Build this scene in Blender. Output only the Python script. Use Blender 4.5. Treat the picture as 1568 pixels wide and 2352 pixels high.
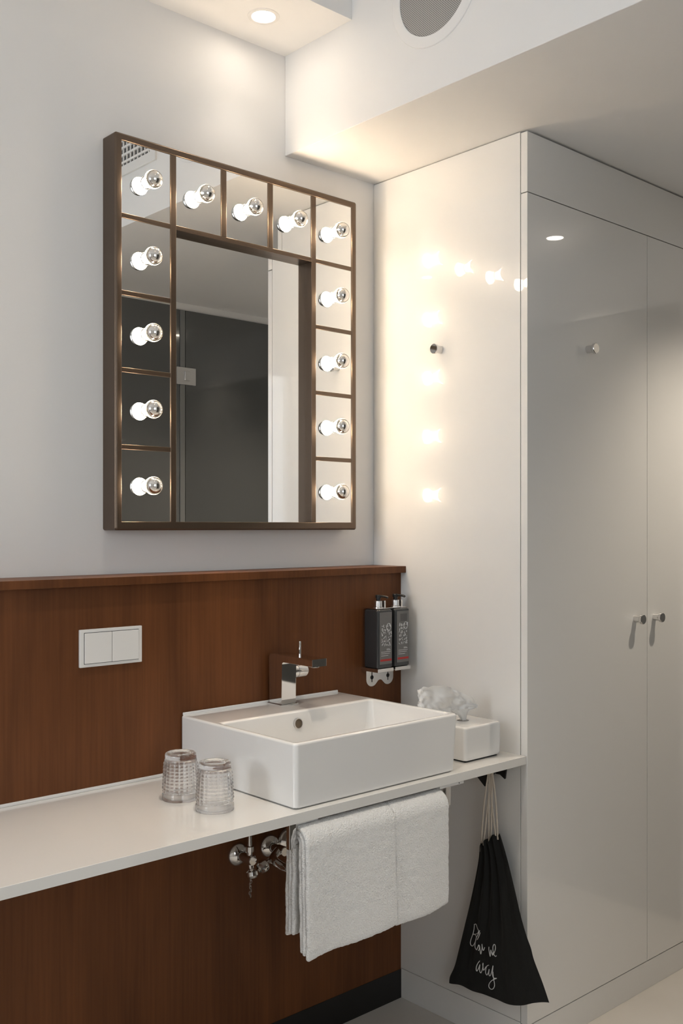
import bpy, bmesh, math, random
from mathutils import Vector, Matrix, noise
from mathutils.bvhtree import BVHTree

for o in list(bpy.data.objects):
    bpy.data.objects.remove(o, do_unlink=True)
scene = bpy.context.scene
COL = scene.collection
PI = math.pi
random.seed(4)

# ------------------------------------------------------------------ camera
F_PX, H_PX, YAW = 2293.59, 1210.08, 0.8335
CAM = Vector((-2.1709, -2.2418, 1.4278))
FW = Vector((math.cos(YAW), math.sin(YAW), 0)); RT = Vector((math.sin(YAW), -math.cos(YAW), 0))
cd = bpy.data.cameras.new('camera'); cam = bpy.data.objects.new('camera', cd); COL.objects.link(cam)
cam.location = CAM; cam.rotation_euler = (PI / 2, 0, YAW - PI / 2)
cd.sensor_fit = 'HORIZONTAL'; cd.sensor_width = 24.0; cd.lens = 24.0 * F_PX / 1568
cd.shift_y = (H_PX - 1176) / 1568; cd.clip_start = 0.05
scene.camera = cam

# ------------------------------------------------------------------ world, light, exposure
wd = bpy.data.worlds.new('world'); scene.world = wd; wd.use_nodes = True
wd.node_tree.nodes['Background'].inputs[0].default_value = (0.80, 0.90, 1.0, 1)
wd.node_tree.nodes['Background'].inputs[1].default_value = 0.9
DAYLIGHT_W = 21.0          # daylight entering by the window behind the camera
FAR_FILL_W = 4.0      # fill light through an added, unseen window further behind
SPOT_W = 2.2              # every ceiling spot, the two added fill spots included
BULB_L = 25.5              # radiance of a mirror bulb
WARM = (1.0, 0.79, 0.56)
SPOTC = (1.0, 0.88, 0.73)
vs = scene.view_settings
vs.view_transform = 'Standard'; vs.look = 'None'; vs.exposure = 1.21; vs.gamma = 1.0; vs.use_curve_mapping = False
scene.display_settings.display_device = 'sRGB'

# ------------------------------------------------------------------ measures (metres)
D = -0.593      # wardrobe front
W = -0.1195     # face of the wood panelling
CT, CB, CF = 0.8121, 0.7896, -0.5901   # counter top, underside, front
ZS = 2.497      # soffit
XB = -0.3553    # face of the ceiling beam
ZLOW = 2.7834   # lowered ceiling strip
ZHI = 3.05
BR = 0.9564     # basin rim

# ------------------------------------------------------------------ materials
MATS = {}
def mat(name, col=(0.8, 0.8, 0.8), rough=0.5, metal=0.0, coat=0.0, spec=0.5, trans=0.0, ior=1.45, emit=None, estr=0.0, sheen=0.0, coat_rough=0.03):
    m = bpy.data.materials.new(name); m.use_nodes = True
    b = m.node_tree.nodes['Principled BSDF']
    b.inputs['Base Color'].default_value = (*col, 1); b.inputs['Roughness'].default_value = rough
    b.inputs['Metallic'].default_value = metal; b.inputs['Coat Weight'].default_value = coat
    b.inputs['Coat Roughness'].default_value = coat_rough
    b.inputs['Specular IOR Level'].default_value = spec; b.inputs['Transmission Weight'].default_value = trans
    b.inputs['IOR'].default_value = ior; b.inputs['Sheen Weight'].default_value = sheen
    if emit: b.inputs['Emission Color'].default_value = (*emit, 1); b.inputs['Emission Strength'].default_value = estr
    MATS[name] = m
    return m
def nodes(m): return m.node_tree.nodes, m.node_tree.links, m.node_tree.nodes['Principled BSDF']
def noise_bump(m, scale, strength, dist=0.002, detail=4, stretch=None):
    N, L, b = nodes(m)
    tc = N.new('ShaderNodeTexCoord'); mp = N.new('ShaderNodeMapping'); tx = N.new('ShaderNodeTexNoise'); bp = N.new('ShaderNodeBump')
    if stretch: mp.inputs['Scale'].default_value = stretch
    tx.inputs['Scale'].default_value = scale; tx.inputs['Detail'].default_value = detail
    bp.inputs['Strength'].default_value = strength; bp.inputs['Distance'].default_value = dist
    L.new(tc.outputs['Object'], mp.inputs[0]); L.new(mp.outputs[0], tx.inputs['Vector'])
    L.new(tx.outputs['Fac'], bp.inputs['Height']); L.new(bp.outputs[0], b.inputs['Normal'])
    return tx
def noise_color(m, scale, c1, c2, stretch=None, detail=5, lo=0.3, hi=0.7, distort=0.0):
    N, L, b = nodes(m)
    tc = N.new('ShaderNodeTexCoord'); mp = N.new('ShaderNodeMapping'); tx = N.new('ShaderNodeTexNoise'); cr = N.new('ShaderNodeValToRGB')
    if stretch: mp.inputs['Scale'].default_value = stretch
    tx.inputs['Scale'].default_value = scale; tx.inputs['Detail'].default_value = detail; tx.inputs['Distortion'].default_value = distort
    cr.color_ramp.elements[0].position = lo; cr.color_ramp.elements[0].color = (*c1, 1)
    cr.color_ramp.elements[1].position = hi; cr.color_ramp.elements[1].color = (*c2, 1)
    L.new(tc.outputs['Object'], mp.inputs[0]); L.new(mp.outputs[0], tx.inputs['Vector'])
    L.new(tx.outputs['Fac'], cr.inputs[0]); L.new(cr.outputs[0], b.inputs['Base Color'])
    return cr

paint = mat('wall_paint', (0.80, 0.785, 0.765), 0.65, spec=0.3); noise_bump(paint, 260, 0.06)
ceilp = mat('ceiling_paint', (0.82, 0.81, 0.795), 0.7, spec=0.3); noise_bump(ceilp, 260, 0.05)
floorm = mat('floor_resin', (0.42, 0.40, 0.37), 0.38); noise_color(floorm, 3.0, (0.60, 0.56, 0.505), (0.66, 0.62, 0.565))
lacq = mat('white_lacquer', (0.80, 0.79, 0.765), 0.25, coat=1.0, coat_rough=0.015)
lacq_edge = mat('white_lacquer_edge', (0.80, 0.79, 0.765), 0.3, coat=0.5, coat_rough=0.05)
dark_gap = mat('gap_black', (0.03, 0.03, 0.03), 0.8)
solid = mat('counter_white', (0.80, 0.785, 0.75), 0.2, coat=0.7, coat_rough=0.04)
ceram = mat('ceramic_white', (0.83, 0.82, 0.80), 0.12, coat=0.8, coat_rough=0.02)
chrome = mat('chrome', (0.74, 0.73, 0.72), 0.05, metal=1.0)
satin = mat('satin_steel', (0.62, 0.61, 0.60), 0.28, metal=1.0)
bronze = mat('bronze_metal', (0.150, 0.110, 0.082), 0.36, metal=0.9); noise_bump(bronze, 900, 0.04, 0.0005, 2, (1, 1, 0.05))
mirror = mat('mirror_silver', (0.90, 0.905, 0.90), 0.0, metal=1.0)
plastic = mat('white_plastic', (0.78, 0.765, 0.74), 0.32)
black_pl = mat('black_plastic', (0.015, 0.015, 0.015), 0.32)
glassm = mat('clear_glass', (1, 1, 1), 0.0, trans=1.0, ior=1.42)
bulbglass = mat('bulb_clear_glass', (1, 1, 1), 0.0, trans=1.0, ior=1.4)
silver = mat('bulb_silver', (0.80, 0.78, 0.75), 0.06, metal=1.0)
glow = mat('bulb_glow', (0.9, 0.88, 0.84), 0.3, emit=WARM, estr=BULB_L)
spotglow = mat('spot_glow', (0.9, 0.9, 0.9), 0.3, emit=SPOTC, estr=18.0)
tinted = mat('unlit_tinted_glass', (0.100, 0.102, 0.100), 0.12, coat=0.6, spec=0.5)  # opaque; the dark of the unlit shower behind is put into the grey
towelm = mat('terry_cotton', (0.95, 0.94, 0.915), 0.95, sheen=0.8, spec=0.1); noise_bump(towelm, 300, 1.0, 0.006, 4)
bagm = mat('black_cotton', (0.014, 0.014, 0.013), 0.85, spec=0.22, sheen=0.06); noise_bump(bagm, 700, 0.35, 0.001, 2)
cordm = mat('natural_cord', (0.62, 0.55, 0.46), 0.85); noise_bump(cordm, 500, 0.5, 0.001)
inkm = mat('white_print', (0.75, 0.75, 0.74), 0.7)
redm = mat('red_print', (0.45, 0.03, 0.025), 0.6)
greym = mat('grey_print', (0.10, 0.095, 0.09), 0.5)
bottlem = mat('smoke_bottle', (0.035, 0.036, 0.038), 0.14, coat=0.4)
bottlem2 = mat('grey_bottle_front', (0.16, 0.152, 0.145), 0.35)
tissuem = mat('tissue_paper', (0.93, 0.925, 0.91), 0.9, spec=0.1)
doorm = mat('door_grey', (0.16, 0.16, 0.155), 0.3)
basebm = mat('baseboard_black', (0.010, 0.009, 0.008), 0.45)
grille = mat('speaker_mesh', (0.4, 0.4, 0.39), 0.5, metal=0.0)
cloth_blk = mat('hook_black', (0.012, 0.012, 0.012), 0.5)
pane_m = mat('window_pane', (1, 1, 1), 0.0)
def setup_special():
    # wood veneer: long vertical grain
    m = mat('wood_veneer', (0.15, 0.05, 0.02), 0.45, coat=0.05, coat_rough=0.3, spec=0.25)
    N, L, b = nodes(m)
    tc = N.new('ShaderNodeTexCoord'); m1 = N.new('ShaderNodeMapping'); m2 = N.new('ShaderNodeMapping')
    m1.inputs['Scale'].default_value = (6.0, 1.0, 0.9); m2.inputs['Scale'].default_value = (70, 1, 2.0)
    t1 = N.new('ShaderNodeTexNoise'); t1.inputs['Scale'].default_value = 1.4; t1.inputs['Detail'].default_value = 4; t1.inputs['Distortion'].default_value = 0.6
    t2 = N.new('ShaderNodeTexNoise'); t2.inputs['Scale'].default_value = 2.0; t2.inputs['Detail'].default_value = 5
    r1 = N.new('ShaderNodeValToRGB'); r2 = N.new('ShaderNodeValToRGB'); mx = N.new('ShaderNodeMix'); mx.data_type = 'RGBA'; mx.blend_type = 'MULTIPLY'
    r1.color_ramp.elements[0].position = 0.28; r1.color_ramp.elements[0].color = (0.098, 0.034, 0.0110, 1)
    r1.color_ramp.elements[1].position = 0.72; r1.color_ramp.elements[1].color = (0.185, 0.065, 0.0205, 1)
    r2.color_ramp.elements[0].position = 0.3; r2.color_ramp.elements[0].color = (0.80, 0.79, 0.78, 1)
    r2.color_ramp.elements[1].position = 0.65; r2.color_ramp.elements[1].color = (1, 1, 1, 1)
    mx.inputs['Factor'].default_value = 1.0
    L.new(tc.outputs['Object'], m1.inputs[0]); L.new(tc.outputs['Object'], m2.inputs[0])
    L.new(m1.outputs[0], t1.inputs['Vector']); L.new(m2.outputs[0], t2.inputs['Vector'])
    L.new(t1.outputs['Fac'], r1.inputs[0]); L.new(t2.outputs['Fac'], r2.inputs[0])
    L.new(r1.outputs[0], mx.inputs['A']); L.new(r2.outputs[0], mx.inputs['B']); L.new(mx.outputs['Result'], b.inputs['Base Color'])
    # speaker grille: tiny round perforations in a grid
    N, L, b = nodes(grille)
    tc = N.new('ShaderNodeTexCoord'); mp = N.new('ShaderNodeMapping'); vo = N.new('ShaderNodeTexVoronoi'); cr = N.new('ShaderNodeValToRGB')
    mp.inputs['Rotation'].default_value = (PI / 4, 0, 0)
    vo.inputs['Scale'].default_value = 260; vo.inputs['Randomness'].default_value = 0.0
    mp.inputs['Scale'].default_value = (0.0, 1, 1)
    cr.color_ramp.elements[0].position = 0.30; cr.color_ramp.elements[0].color = (0.09, 0.085, 0.08, 1)
    cr.color_ramp.elements[1].position = 0.42; cr.color_ramp.elements[1].color = (0.52, 0.505, 0.48, 1)
    L.new(tc.outputs['Object'], mp.inputs[0]); L.new(mp.outputs[0], vo.inputs['Vector'])
    L.new(vo.outputs['Distance'], cr.inputs[0]); L.new(cr.outputs[0], b.inputs['Base Color'])
    # thin window pane
    N, L, b = nodes(pane_m)
    tr = N.new('ShaderNodeBsdfTransparent'); gl = N.new('ShaderNodeBsdfGlossy'); mxs = N.new('ShaderNodeMixShader')
    gl.inputs['Roughness'].default_value = 0.0; mxs.inputs[0].default_value = 0.06
    L.new(tr.outputs[0], mxs.inputs[1]); L.new(gl.outputs[0], mxs.inputs[2])
    L.new(mxs.outputs[0], N['Material Output'].inputs['Surface'])
    return m
wood = setup_special()
N, L, b = nodes(tissuem)
tl_ = N.new('ShaderNodeBsdfTranslucent'); tl_.inputs[0].default_value = (0.93, 0.92, 0.90, 1); mxs = N.new('ShaderNodeMixShader'); mxs.inputs[0].default_value = 0.24
L.new(b.outputs[0], mxs.inputs[1]); L.new(tl_.outputs[0], mxs.inputs[2]); L.new(mxs.outputs[0], N['Material Output'].inputs['Surface'])

N, L, b = nodes(glassm)
tr_ = N.new('ShaderNodeBsdfTransparent'); mxg = N.new('ShaderNodeMixShader'); mxg.inputs[0].default_value = 0.15
L.new(b.outputs[0], mxg.inputs[1]); L.new(tr_.outputs[0], mxg.inputs[2]); L.new(mxg.outputs[0], N['Material Output'].inputs['Surface'])

# ------------------------------------------------------------------ helpers
def obj(name, bm, m, parent=None, smooth=False, angle=None):
    me = bpy.data.meshes.new(name)
    bmesh.ops.recalc_face_normals(bm, faces=bm.faces[:])
    if smooth:
        for f in bm.faces: f.smooth = True
        if angle is not None:
            for e in bm.edges:
                if len(e.link_faces) == 2 and e.calc_face_angle(0) > math.radians(angle): e.smooth = False
    bm.to_mesh(me); bm.free()
    o = bpy.data.objects.new(name, me); COL.objects.link(o)
    if m: me.materials.append(m)
    if smooth and angle is not None:
        wn = o.modifiers.new('weighted_normals', 'WEIGHTED_NORMAL'); wn.keep_sharp = True; wn.weight = 90
    if parent: o.parent = parent; o.matrix_parent_inverse = Matrix.Translation(-parent.location)
    return o
def thing(name, label, cat, loc, group=None):
    o = bpy.data.objects.new(name, None); COL.objects.link(o); o.location = loc; o.empty_display_size = 0.05
    return tag(o, label, cat, group)
def tag(o, label=None, cat=None, group=None, kind=None):
    if label: o['label'] = label
    if cat: o['category'] = cat
    if group: o['group'] = group
    if kind: o['kind'] = kind
    return o
def struct(name, bm, m, label=None, **k):
    o = obj(name, bm, m, **k); o['kind'] = 'structure'
    if label: o['label'] = label
    return o
def box(bm, x0, x1, y0, y1, z0, z1, bev=0.0, seg=2):
    r = bmesh.ops.create_cube(bm, size=1.0)
    v = r['verts']
    for p in v:
        p.co = Vector(((x0 + x1) / 2 + p.co.x * (x1 - x0), (y0 + y1) / 2 + p.co.y * (y1 - y0), (z0 + z1) / 2 + p.co.z * (z1 - z0)))
    if bev > 0:
        es = set(e for p in v for e in p.link_edges)
        bmesh.ops.bevel(bm, geom=list(es), offset=bev, segments=seg, profile=0.5, affect='EDGES')
    return bm
def B(*a, **k):
    bm = bmesh.new(); box(bm, *a, **k); return bm
def part_box(name, m, parent, *a, **k):
    return obj(name, B(*a, **k), m, parent, smooth=k.get('bev', 0) > 0, angle=50)
def lathe(bm, prof, origin, axis, n=32, cap=True):
    """prof: list of (radius, distance along axis)"""
    ax = Vector(axis).normalized(); o = Vector(origin)
    t = Vector((0, 0, 1)) if abs(ax.z) < 0.9 else Vector((1, 0, 0))
    u = ax.cross(t).normalized(); w = ax.cross(u)
    rings = []
    for r, d in prof:
        if r < 1e-6: rings.append([bm.verts.new(o + ax * d)])
        else: rings.append([bm.verts.new(o + ax * d + (u * math.cos(2 * PI * i / n) + w * math.sin(2 * PI * i / n)) * r) for i in range(n)])
    for a, b in zip(rings, rings[1:]):
        if len(a) == 1 and len(b) == 1: continue
        for i in range(n):
            j = (i + 1) % n
            if len(a) == 1: bm.faces.new((a[0], b[i], b[j]))
            elif len(b) == 1: bm.faces.new((a[i], a[j], b[0]))
            else: bm.faces.new((a[i], a[j], b[j], b[i]))
    if cap:
        for rg in (rings[0], rings[-1]):
            if len(rg) > 1: bm.faces.new(rg)
    return bm
def L_(prof, origin, axis, n=32, cap=True):
    bm = bmesh.new(); lathe(bm, prof, origin, axis, n, cap); return bm
def tube(bm, pts, r, n=8, flat=None, cap=True):
    pts = [Vector(p) for p in pts]; rings = []
    prev = None
    for i, p in enumerate(pts):
        d = (pts[min(i + 1, len(pts) - 1)] - pts[max(i - 1, 0)]).normalized()
        if prev is None:
            t = Vector((0, 0, 1)) if abs(d.z) < 0.9 else Vector((1, 0, 0)); u = d.cross(t).normalized()
        else:
            u = (prev - d * prev.dot(d))
            u = u.normalized() if u.length > 1e-6 else d.orthogonal().normalized()
        prev = u; w = d.cross(u); rr = r[i] if isinstance(r, (list, tuple)) else r
        rings.append([bm.verts.new(p + (u * math.cos(2 * PI * k / n) + w * math.sin(2 * PI * k / n)) * rr) for k in range(n)])
    for a, b in zip(rings, rings[1:]):
        for k in range(n): bm.faces.new((a[k], a[(k + 1) % n], b[(k + 1) % n], b[k]))
    if cap: bm.faces.new(rings[0]); bm.faces.new(rings[-1])
    return bm
def smooth_path(pts, n=6):
    P = [Vector(p) for p in pts]; out = []
    for i in range(len(P) - 1):
        p0, p1, p2, p3 = P[max(i - 1, 0)], P[i], P[i + 1], P[min(i + 2, len(P) - 1)]
        for k in range(n):
            t = k / n
            out.append(0.5 * ((2 * p1) + (p2 - p0) * t + (2 * p0 - 5 * p1 + 4 * p2 - p3) * t * t + (3 * p1 - p0 - 3 * p2 + p3) * t ** 3))
    out.append(P[-1]); return out
def rrect(a0, a1, b0, b1, r, n=6):
    """rounded rectangle in 2D, always 4*(n+1) points"""
    out = []
    for cx, cy, s in ((a1 - r, b1 - r, 0), (a0 + r, b1 - r, 1), (a0 + r, b0 + r, 2), (a1 - r, b0 + r, 3)):
        for k in range(n + 1):
            t = (s + k / n) * PI / 2
            out.append((cx + r * math.cos(t), cy + r * math.sin(t)))
    return out
def loft(bm, loops, cap0=True, cap1=True):
    R = [[bm.verts.new(p) for p in lp] for lp in loops]
    for a, b in zip(R, R[1:]):
        n = len(a)
        for i in range(n): bm.faces.new((a[i], a[(i + 1) % n], b[(i + 1) % n], b[i]))
    if cap0: bm.faces.new(R[0])
    if cap1: bm.faces.new(R[-1])
    return bm
def extrude_x(bm, prof, x0, x1, bev=0.0, seg=2):
    a = [bm.verts.new((x0, y, z)) for y, z in prof]; b = [bm.verts.new((x1, y, z)) for y, z in prof]; n = len(a)
    f = [bm.faces.new(a), bm.faces.new(b)]
    for i in range(n): bm.faces.new((a[i], a[(i + 1) % n], b[(i + 1) % n], b[i]))
    if bev: bmesh.ops.bevel(bm, geom=[e for q in f for e in q.edges], offset=bev, segments=seg, profile=0.5, affect='EDGES')
    return bm
def ray(x, y): return FW + RT * ((x - 784) / F_PX) + Vector((0, 0, (H_PX - y) / F_PX))
def on_x(x, y, X): d = ray(x, y); return CAM + d * ((X - CAM.x) / d.x)
def on_y(x, y, Y): d = ray(x, y); return CAM + d * ((Y - CAM.y) / d.y)
def on_z(x, y, Z): d = ray(x, y); return CAM + d * ((Z - CAM.z) / d.z)

# ------------------------------------------------------------------ the setting
XL, XR, YF = -3.6, 1.17, -3.6
struct('floor', B(XL, XR + 0.1, YF, 0.1, -0.06, 0), floorm)
struct('wall_back', B(XL, XR + 0.1, 0, 0.1, 0, ZHI), paint)
struct('ceiling', B(XL, XR + 0.1, YF, 0.1, ZHI, ZHI + 0.06), ceilp)
struct('trim_1', B(XB, XR + 0.1, YF, 0, ZS, ZHI, bev=0.002), ceilp, 'white ceiling beam boxed out over the wardrobe', smooth=True, angle=50)
struct('trim_2', B(XL, XB, -0.2841, 0, ZLOW, ZHI, bev=0.001), ceilp, 'lowered white ceiling strip above the mirror', smooth=True, angle=50)
struct('wall_end', B(XR, XR + 0.1, -1.85, 0, 0, ZS), paint)
struct('wall_front', B(-0.45, XR + 0.1, -2.0, -1.862, 0, ZS), paint)
struct('wall_side', B(-0.45, -0.35, YF, -2.0, 0, ZHI), paint)
wf = bmesh.new()
VX0, VX1, VZ0, VZ1 = -2.6, -0.9, 0.9, 2.6
for x0, x1, z0, z1 in ((XL, VX0, 0, ZHI), (VX1, -0.35, 0, ZHI), (VX0, VX1, 0, VZ0), (VX0, VX1, VZ1, ZHI)): box(wf, x0, x1, YF - 0.1, YF, z0, z1)
struct('wall_far', wf, paint)
w2 = struct('fill_window', B(VX0, VX1, YF - 0.05, YF - 0.045, VZ0, VZ1), pane_m)  # window added out of view to let in the far fill light
fr = bmesh.new()
for x0, x1, z0, z1 in ((VX0, VX0 + 0.05, VZ0, VZ1), (VX1 - 0.05, VX1, VZ0, VZ1), (VX0, VX1, VZ0, VZ0 + 0.05), (VX0, VX1, VZ1 - 0.05, VZ1), (-1.775, -1.725, VZ0, VZ1)):
    box(fr, x0, x1, YF - 0.07, YF - 0.02, z0, z1)
obj('window_frame', fr, plastic, w2)
lb2 = bpy.data.lights.new('far_fill', 'AREA'); lb2.shape = 'RECTANGLE'; lb2.size = VX1 - VX0; lb2.size_y = VZ1 - VZ0
lb2.energy = FAR_FILL_W; lb2.color = (1.0, 0.97, 0.92)
lo2 = bpy.data.objects.new('far_fill', lb2); COL.objects.link(lo2); lo2.location = ((VX0 + VX1) / 2, YF - 0.12, (VZ0 + VZ1) / 2); lo2.rotation_euler = (PI / 2, 0, 0)
wl = bmesh.new()
WY0, WY1, WZ0, WZ1 = -0.95, -0.18, 1.0, 2.6
for q in ((YF, WY0, 0, ZHI), (WY1, 0, 0, ZHI), (WY0, WY1, 0, WZ0), (WY0, WY1, WZ1, ZHI)): box(wl, XL - 0.1, XL, *q)
struct('wall_left', wl, paint)
win = struct('window_1', B(XL - 0.05, XL - 0.045, WY0, WY1, WZ0, WZ1), pane_m)
fr = bmesh.new()
for q in ((WY0, WY0 + 0.05, WZ0, WZ1), (WY1 - 0.05, WY1, WZ0, WZ1), (WY0, WY1, WZ0, WZ0 + 0.05), (WY0, WY1, WZ1 - 0.05, WZ1), (-0.585, -0.545, WZ0, WZ1)):
    box(fr, XL - 0.07, XL - 0.02, *q)
obj('window_frame', fr, plastic, win)
la = bpy.data.lights.new('daylight', 'AREA'); la.shape = 'RECTANGLE'; la.size = WY1 - WY0; la.size_y = WZ1 - WZ0
la.energy = DAYLIGHT_W; la.color = (0.90, 0.95, 1.0)
lo = bpy.data.objects.new('daylight', la); COL.objects.link(lo); lo.location = (XL - 0.12, (WY0 + WY1) / 2, (WZ0 + WZ1) / 2); lo.rotation_euler = (0, -PI / 2, 0)

# wood panelling with its ledge, black skirting
wv = struct('wall_panelling', B(XL, 0, W, 0, 0, 1.2895), wood, 'reddish-brown wood veneer panelling below the mirror')
obj('ledge', B(XL, 0, -0.1412, 0, 1.2895, 1.3093, bev=0.0012), wood, wv, smooth=True, angle=50)
struct('baseboard_back', B(XL, 0, W - 0.0012, W, 0, 0.087), basebm, 'black skirting under the wood panelling')
door = struct('door_1', B(XR - 0.012, XR + 0.01, -1.70, -0.80, 0.005, 2.24, bev=0.002), doorm, 'grey door in the end wall')
obj('door_handle', L_([(0.01, 0), (0.01, 0.05)], (XR - 0.012, -0.88, 1.05), (-1, 0, 0), 16), satin, door)

# ------------------------------------------------------------------ wardrobe
wr = thing('wardrobe', 'built-in glossy white lacquered wardrobe right of the washbasin, floor to ceiling', 'wardrobe', (0.58, D / 2, 0))
part_box('light_leak_block', dark_gap, wr, 0.021, XR - 0.004, -0.5695, -0.002, 0.004, ZS - 0.003)  # unseen dark fill, added to block light leaks behind the doors
sp = part_box('side_panel', lacq, wr, 0.0, 0.020, -0.5690, -0.0008, 0.0895, ZS - 0.0025, bev=0.0006, seg=1)
part_box('side_plinth', lacq_edge, wr, 0.0, 0.020, -0.5690, -0.0008, 0.0, 0.0880, bev=0.0006, seg=1)
part_box('fascia', lacq, wr, 0.0, XR - 0.002, D, -0.5712, 2.3290, ZS - 0.006, bev=0.0008, seg=1)
part_box('plinth', lacq_edge, wr, 0.0, XR - 0.002, D + 0.001, -0.5712, 0.0, 0.0850, bev=0.0006, seg=1)
def knob(name, parent, p, ax, label='small round chrome knob', r=0.0150, L=0.030):
    o = obj(name, L_([(0.0112, 0), (0.0112, L * 0.62), (0.0100, L * 0.66), (0.0100, L * 0.70), (r, L * 0.74), (r, L * 0.96), (r * 0.92, L), (0, L)], p, ax, 28), chrome, parent, smooth=True, angle=30)
    o['label'] = label; return o
d1 = part_box('door', lacq, wr, 0.0, 0.6006, D, -0.5712, 0.0875, 2.3265, bev=0.0008, seg=1)
d2 = part_box('door', lacq, wr, 0.6028, XR - 0.002, D, -0.5712, 0.0875, 2.3265, bev=0.0008, seg=1)
knob('knob', d1, (0.5320, D, 1.148), (0, -1, 0)); knob('knob', d2, (0.6420, D, 1.147), (0, -1, 0))
knob('coat_hook', d1, (0.2805, D, 1.937), (0, -1, 0), 'round chrome coat hook on the wardrobe door')
knob('coat_hook', sp, (0.0, -0.2800, 1.944), (-1, 0, 0), 'round chrome coat hook on the side panel', r=0.0145)

# ------------------------------------------------------------------ counter, basin, tap
ctp = thing('countertop', 'long white wall-mounted countertop carrying the washbasin', 'countertop', (-1.0, -0.35, CB))
part_box('slab', solid, ctp, -2.3, -0.0006, CF, W - 0.0004, CB, CT, bev=0.0010)
for x0, x1 in ((-2.3, -0.7900), (-0.2600, -0.0006)):
    part_box('sealant_strip', plastic, wv, x0, x1, W - 0.0050, W, CT + 0.0002, CT + 0.0072, bev=0.001)

bs = thing('washbasin', 'rectangular white ceramic washbasin standing on the white countertop', 'washbasin', (-0.52, -0.345, CT))
bx0, bx1, byf, byb = -0.7890, -0.2560, -0.5714, W - 0.0006
bm = bmesh.new(); loops = []
def bl(x0, x1, y0, y1, r, z): loops.append([(x, y, z) for x, y in rrect(x0, x1, y0, y1, r, 7)])
z0 = CT + 0.0015
bl(bx0 + 0.004, bx1 - 0.016, byf + 0.004, byb, 0.010, z0)
bl(bx0 + 0.001, bx1 - 0.012, byf + 0.001, byb, 0.011, z0 + 0.003)
for t in (0.35, 0.7): bl(bx0, bx1 - 0.012 * (1 - t), byf, byb, 0.011, z0 + (BR - z0) * t)
for k in range(6):
    a = k / 5 * PI / 2; i = 0.006 * (1 - math.cos(a)); bl(bx0 + i, bx1 - i, byf + i, byb - i * 0.4, 0.011 - i * 0.6, BR - 0.006 + 0.006 * math.sin(a))
ix0, ix1, iyf, iyb = bx0 + 0.0125, bx1 - 0.0135, byf + 0.014, -0.2660
bl(ix0 - 0.003, ix1 + 0.003, iyf - 0.003, iyb + 0.006, 0.010, BR)
for k in range(1, 6):
    a = k / 5 * PI / 2; i = 0.006 * math.sin(a); bl(ix0 - 0.003 + i, ix1 + 0.003 - i, iyf - 0.003 + i, iyb + 0.006 - i * 1.8, 0.012, BR - 0.006 * (1 - math.cos(a)))
for t, s, r in ((0.3, 0.006, 0.016), (0.6, 0.013, 0.022), (0.8, 0.020, 0.030), (0.92, 0.032, 0.04), (0.985, 0.055, 0.05), (1.0, 0.09, 0.05)):
    bl(ix0 + 0.003 + s, ix1 - 0.003 - s, iyf + 0.003 + s, iyb - 0.005 - s, r, BR - 0.006 - 0.105 * t)
loft(bm, loops)
obj('bowl', bm, ceram, bs, smooth=True, angle=40)
lip = bmesh.new(); box(lip, bx0 + 0.006, bx1 - 0.006, byb - 0.0060, byb, BR - 0.002, BR + 0.0062, bev=0.002)
obj('back_lip', lip, ceram, bs, smooth=True, angle=50)
oc = on_y(685, 1662, -0.2800)
n_ = Vector((0, -1, 0.10))
of = obj('overflow', L_([(0.0138, -0.004), (0.0138, 0.0014), (0.0130, 0.0020), (0.0116, 0.0020), (0.0112, -0.001), (0, -0.001)], oc, n_, 28), satin, bs, smooth=True, angle=35)
obj('overflow_hole', L_([(0.0112, -0.0009), (0.0112, -0.0004), (0, -0.0004)], oc, n_, 20), mat('overflow_shade', (0.13, 0.095, 0.06), 0.5), of)
obj('drain', L_([(0.032, 0.0), (0.032, 0.002), (0.029, 0.004), (0, 0.0045)], (-0.5, -0.40, BR - 0.1112), (0, 0, 1), 32), chrome, bs, smooth=True, angle=35)

fx0, fx1, fyf, fyb = -0.5222, -0.4736, -0.1925, -0.1390
fa = thing('faucet', 'chrome square single-lever mixer tap on the back of the washbasin', 'faucet', (-0.498, -0.165, BR))
part_box('base_plate', chrome, fa, fx0 - 0.004, fx1 + 0.006, fyf - 0.004, fyb + 0.004, BR, BR + 0.0032, bev=0.0008)
prof = [(fyf, BR + 0.003), (fyb, BR + 0.003)]
for k in range(7):
    a = k / 6 * PI / 2; prof.append((fyb - 0.012 * (1 - math.cos(a)), 1.0915 - 0.012 * (1 - math.sin(a))))
prof += [(-0.3160, 1.0900), (-0.3160, 1.0705), (fyf - 0.008, 1.0735)]
for k in range(1, 4):
    a = k / 3 * PI / 2; prof.append((fyf - 0.008 + 0.008 * math.sin(a), 1.0735 - 0.008 * (1 - math.cos(a))))
obj('body', extrude_x(bmesh.new(), prof, fx0, fx1, bev=0.0014), chrome, fa, smooth=True, angle=32)
hc = Vector((fx1, -0.1655, 1.0395))
obj('cartridge_ring', L_([(0.0178, -0.001), (0.0178, 0.0205), (0.0172, 0.0212), (0, 0.0212)], hc, (1, 0, 0), 36), chrome, fa, smooth=True, angle=30)
hd = obj('handle', L_([(0.0165, 0.0205), (0.0165, 0.0220), (0.0180, 0.0226), (0.0180, 0.0500), (0.0160, 0.0540), (0, 0.0545)], hc, (1, 0, 0), 36), chrome, fa, smooth=True, angle=30)
obj('lever', L_([(0.0040, 0.010), (0.0030, 0.030), (0.0034, 0.060), (0.0034, 0.0775), (0.0026, 0.079), (0, 0.079)], hc + Vector((0.036, 0, 0)), (0, 0, 1), 16), chrome, hd, smooth=True, angle=35)
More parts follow.
